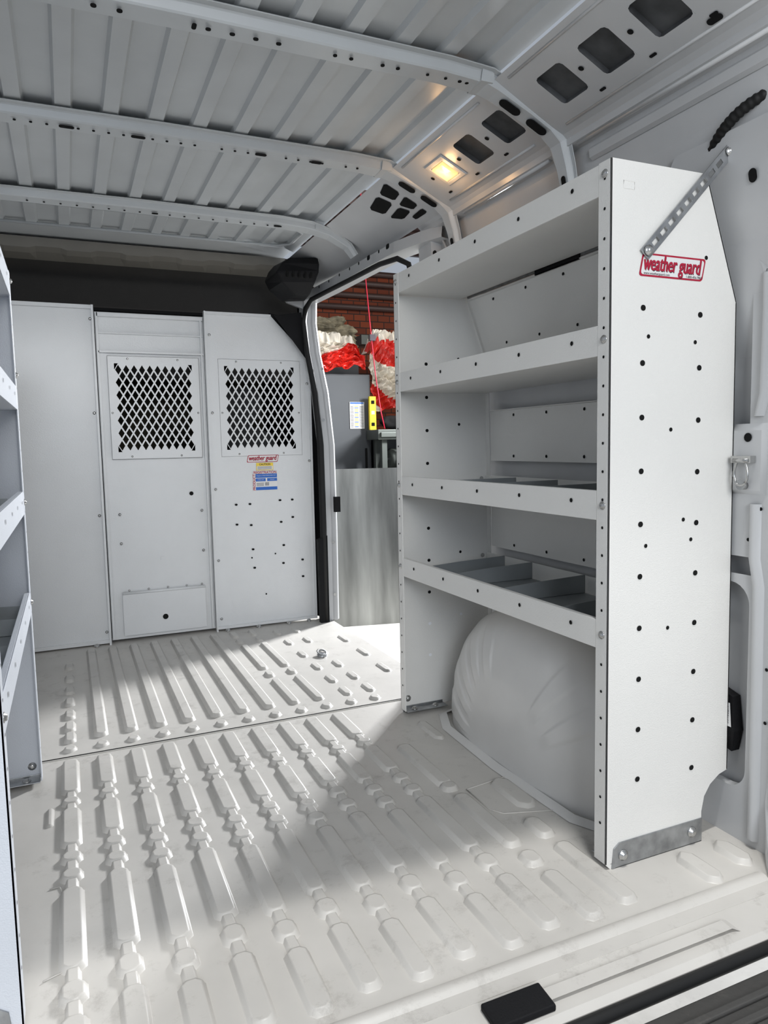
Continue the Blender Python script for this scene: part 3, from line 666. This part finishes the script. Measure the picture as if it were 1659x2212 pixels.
# ------------------------------------------------------------------ outside
b=B(M_CONC); b.sheet((-7,-6,-.56),(1,0,0),(0,1,0),16,16.5); b.done('ground',kind='structure',label='pale concrete shop floor')
b=B([M_BRICK]); b.box(1.4,8.5,8.2,8.4,-.56,3.0); b.done('wall_back',kind='structure',label='red brick shop wall')
b=B([M_PIPE,M_CAB]); b.box(1.2,8.5,6.6,8.4,3.3,3.35,0)
for i in range(10): b.box(1.2,8.5,6.7+.17*i,6.76+.17*i,3.24,3.3,0)
b.done('ceiling_shop',kind='structure',label='dark red ribbed shop roof deck')
for i,z in enumerate((2.56,2.70,2.84,2.96)):
    b=B(M_PIPE); b.tube([(1.5,8.166,z),(7,8.166,z)],.035,0); b.done('pipe',label='dark painted conduit pipe along the brick wall',category='pipe',group='pipes on the brick wall')
b=B([M_STEEL]); b.box(3.0,6,7.4,7.6,2.02,2.12); b.box(5.8,5.95,7.42,7.58,-.56,2.02); b.box(3.5,3.62,7.42,7.58,-.56,2.02); b.done('beam',label='dark steel shelf beam in front of the brick wall',category='beam')
b=B(M_SHEET); b.prism([(1.93,5.50,-.56),(3.3,5.20,-.56),(3.3,5.28,.735),(1.93,5.58,.735)],(0,.012,0)); b.done('metal_sheet',label='brushed galvanised metal sheet standing upright on the concrete',category='metal sheet')
b=B([M_CAB,M_HOLE]); b.box(1.6,2.47,5.92,6.5,-.56,1.54); b.box(1.62,2.45,5.90,5.92,-.5,.5); b.box(1.62,2.45,5.90,5.92,.52,1.53); b.box(2.40,2.42,5.885,5.90,.7,.9,1)
b.done('metal_cabinet',label='dark grey steel tool cabinet against the shop wall',category='cabinet',bevel=.006)
b=B([M_WHITE,M_BLUE,M_INK,M_YEL]); b.sheet((2.265,5.895,1.07),(1,0,0),(0,0,1),.135,.23)
b.sheet((2.27,5.893,1.285),(1,0,0),(0,0,1),.125,.012,m=1)
for i in range(14): 
    b.box(2.272,2.30,5.892,5.893,1.085+i*.0135,1.088+i*.0135,2); b.box(2.31,2.345,5.892,5.893,1.085+i*.0135,1.090+i*.0135,3 if i%3 else 1); b.box(2.355,2.392,5.892,5.893,1.085+i*.0135,1.088+i*.0135,2)
b.done('chart_poster',label='small white chart sheet taped to the grey cabinet',category='poster')
b=B([M_LEVEL,M_HOLE,M_WHITE]); b.box(2.425,2.485,5.83,5.86,1.057,1.345); b.box(2.44,2.47,5.827,5.83,1.09,1.12,1); b.box(2.44,2.47,5.827,5.83,1.28,1.31,1); b.box(2.44,2.47,5.827,5.83,1.19,1.22,2)
b.done('spirit_level',label='yellow spirit level standing upright on the bench',category='level',bevel=.003)
b=B([M_STEEL,M_GALV]); b.box(2.41,3.4,5.62,5.88,.97,1.055); b.box(2.43,3.4,5.60,5.62,.99,1.03,0)
for x in (2.46,3.3):
    for y in (5.66,5.80): b.box(x,x+.05,y,y+.05,-.56,.97)
b.box(2.46,3.35,5.66,5.86,.40,.44)
b.done('workbench',label='dark steel workbench beside the grey cabinet',category='workbench',bevel=.004)
b=B([M_STEEL,M_GALV,M_HOLE]); b.tube([(2.56,5.76,.80),(2.58,5.76,.80),(2.84,5.76,.80),(2.88,5.76,.80)],.1,0,k=18,rads=[.07,.095,.095,.07]); b.tube([(2.52,5.76,.80),(2.56,5.76,.80)],.02,1)
b.box(2.62,2.80,5.69,5.84,.441,.71,0); b.tube([(2.62,5.65,.93),(2.62,5.65,.60)],.015,1)
b.done('electric_motor',label='dark electric motor mounted under the workbench',category='motor')
def drape(name,x0,x1,ya,yb,ztop,zbot,label,seed,redfn,mats,amp=.05):
    b=B(mats); nx,ny=70,60; sd=Vector((seed*2.3,seed*1.1,seed*.7)); rows=[]
    for j in range(ny+1):
        t=j/ny; r=[]
        for i in range(nx+1):
            u=i/nx; x=x0+(x1-x0)*u
            edge=noise.noise(Vector((u*4,seed,0)))*.12*(1-t)
            if t<.55: y=ya; z=zbot+edge+(ztop-zbot-edge)*(t/.55); n=Vector((0,-1,.2))
            else: y=ya+(yb-ya)*((t-.55)/.45); z=ztop-.05*((t-.55)/.45); n=Vector((0,-.3,1))
            q=Vector((x,z*1.2+t,y))
            hump=.06*noise.noise(q*2.6+sd)+.03
            f1=1-abs(noise.noise(Vector((q.x*6+q.y*4,q.y*3,q.z*2))+sd))*2.4; f2=1-abs(noise.noise(Vector((q.x*17-q.y*10,q.y*8,q.z*4))+sd))*2.4
            taper=min(1,min(u,1-u)*6)
            o=n*(hump*taper+amp*f1*.6+amp*.55*f2)
            r.append((x+.03*noise.noise(q*9+sd),y+o.y-.02,z+o.z*taper-.10*(1-taper)*(1 if t>.3 else 0)))
        rows.append(r)
    b.loft(rows,0,False,smooth=False)
    for fc in b.bm.faces:
        q=fc.calc_center_median()
        if redfn(q,noise.noise(Vector((q.x*5,q.y*2,q.z*7))+sd)): fc.material_index=1
    return b.done(name,label=label,category='plastic sheeting',solid=.003)
drape('plastic_sheeting',1.85,2.42,5.98,6.3,1.80,1.58,'red and white printed plastic sheeting draped on the cabinet',3,lambda q,n:(q.z+n*.12)<1.72+.05*math.sin(q.x*9),[M_BAGW,M_BAGR])
drape('plastic_sheeting',2.50,3.05,6.02,6.3,1.86,1.24,'crumpled white and red plastic sheeting hanging beside the cabinet',6,lambda q,n:n+.35*math.sin(q.x*11+q.z*13)>.22,[M_BAGW,M_BAGR],.06)
def bag(name,c,sz,mats,label,seed,cat='bag',crump=.05,f=5.0,smooth=True,bias=.35):
    b=B(mats); rings=[]; n=60; J=30; sd=Vector((seed*3.1,seed*1.7,seed*.9))
    for j in range(1,J):
        t=math.pi*j/J; r=[]
        for i in range(n):
            a_=2*math.pi*i/n; e=.6
            d=Vector((math.copysign(abs(math.cos(a_))**e,math.cos(a_))*math.sin(t)**.5,math.copysign(abs(math.sin(a_))**e,math.sin(a_))*math.sin(t)**.5,-math.cos(t)))
            q=Vector((d.x*sz[0]/2,d.y*sz[1]/2,d.z*sz[2]/2))
            k=noise.noise(q*f*.8+sd)*.30+crump*(1-abs(noise.noise(q*f*2+sd))*3)+crump*.6*(1-abs(noise.noise(q*f*5+sd))*3)
            q=q*(.88+k); q.z=max(q.z,-sz[2]/2)
            r.append(Vector(c)+q)
        rings.append(r)
    b.loft(rings,0,True,True,True,smooth=smooth)
    return b.done(name,label=label,category=cat)
bag('insulation_bundle',(2.22,6.70,1.97),(.80,.3,.36),[M_INS],'grey brown fibrous insulation heap behind the plastic sheeting',11,'insulation',.12,9,False)
bag('rag_bundle',(2.80,5.98,1.12),(.44,.16,.13),[M_SEAT,M_INS],'dark bundled rags piled behind the workbench',12,'rags')
b=B([M_CAB]); b.box(1.6,2.62,6.55,6.9,-.56,1.79); b.done('storage_rack',label='dark steel storage rack behind the tool cabinet',category='rack',bevel=.005)
b=B([M_CAB]); b.box(2.52,3.2,5.90,6.35,-.56,1.05); b.done('storage_crate',label='dark steel storage crate behind the workbench',category='crate',bevel=.005)
b=B([M_CORD,M_INK]); b.tube([(2.28,5.58,3.24),(2.285,5.58,2.9),(2.30,5.58,2.4),(2.35,5.58,1.8),(2.38,5.58,1.5),(2.42,5.575,1.2),(2.45,5.57,1.06)],.0045,0,k=6); b.box(2.33,2.38,5.56,5.60,1.78,1.83,1)
b.done('air_hose',label='thin red hose hanging down in front of the cabinet',category='hose')

# ------------------------------------------------------------------ lights
def area(name,loc_,tgt,sx,sy,e,col):
    l=bpy.data.lights.new(name,'AREA'); l.shape='RECTANGLE'; l.size=sx; l.size_y=sy; l.energy=e; l.color=col
    o=bpy.data.objects.new(name,l); COL.objects.link(o); o.location=loc_; o.rotation_mode='QUATERNION'
    o.rotation_quaternion=(Vector(tgt)-Vector(loc_)).to_track_quat('-Z','Y')
area('rear_daylight',(.2,-2.4,2.2),(.8,1.5,.8),2.2,1.6,80,(1,.99,.965))
area('rear_cool_fill',(-.3,-2.2,1.5),(.1,3.6,1.0),1.0,1.2,26,(.72,.84,1))  # added fill lamp that cools and brightens the partition's left side
area('overhead_daylight',(.9,.30,4.6),(.8,1.1,0),.7,.10,115,(1,.99,.97))
area('side_daylight',(3.35,4.75,1.75),(.3,2.2,.1),.30,.5,290,(.95,.97,1))
area('shop_light',(3.6,5.0,3.1),(2.6,6.5,1.2),1.0,.6,26,(1,.95,.88))
pl=bpy.data.lights.new('dome_bulb','POINT'); pl.energy=.4; pl.color=(1,.58,.25); pl.shadow_soft_size=.02
po=bpy.data.objects.new('dome_bulb',pl); COL.objects.link(po); po.location=c0-N*.035
W=bpy.data.worlds.new('world'); SC.world=W; W.use_nodes=True
W.node_tree.nodes['Background'].inputs[0].default_value=(.80,.88,1,1); W.node_tree.nodes['Background'].inputs[1].default_value=.45
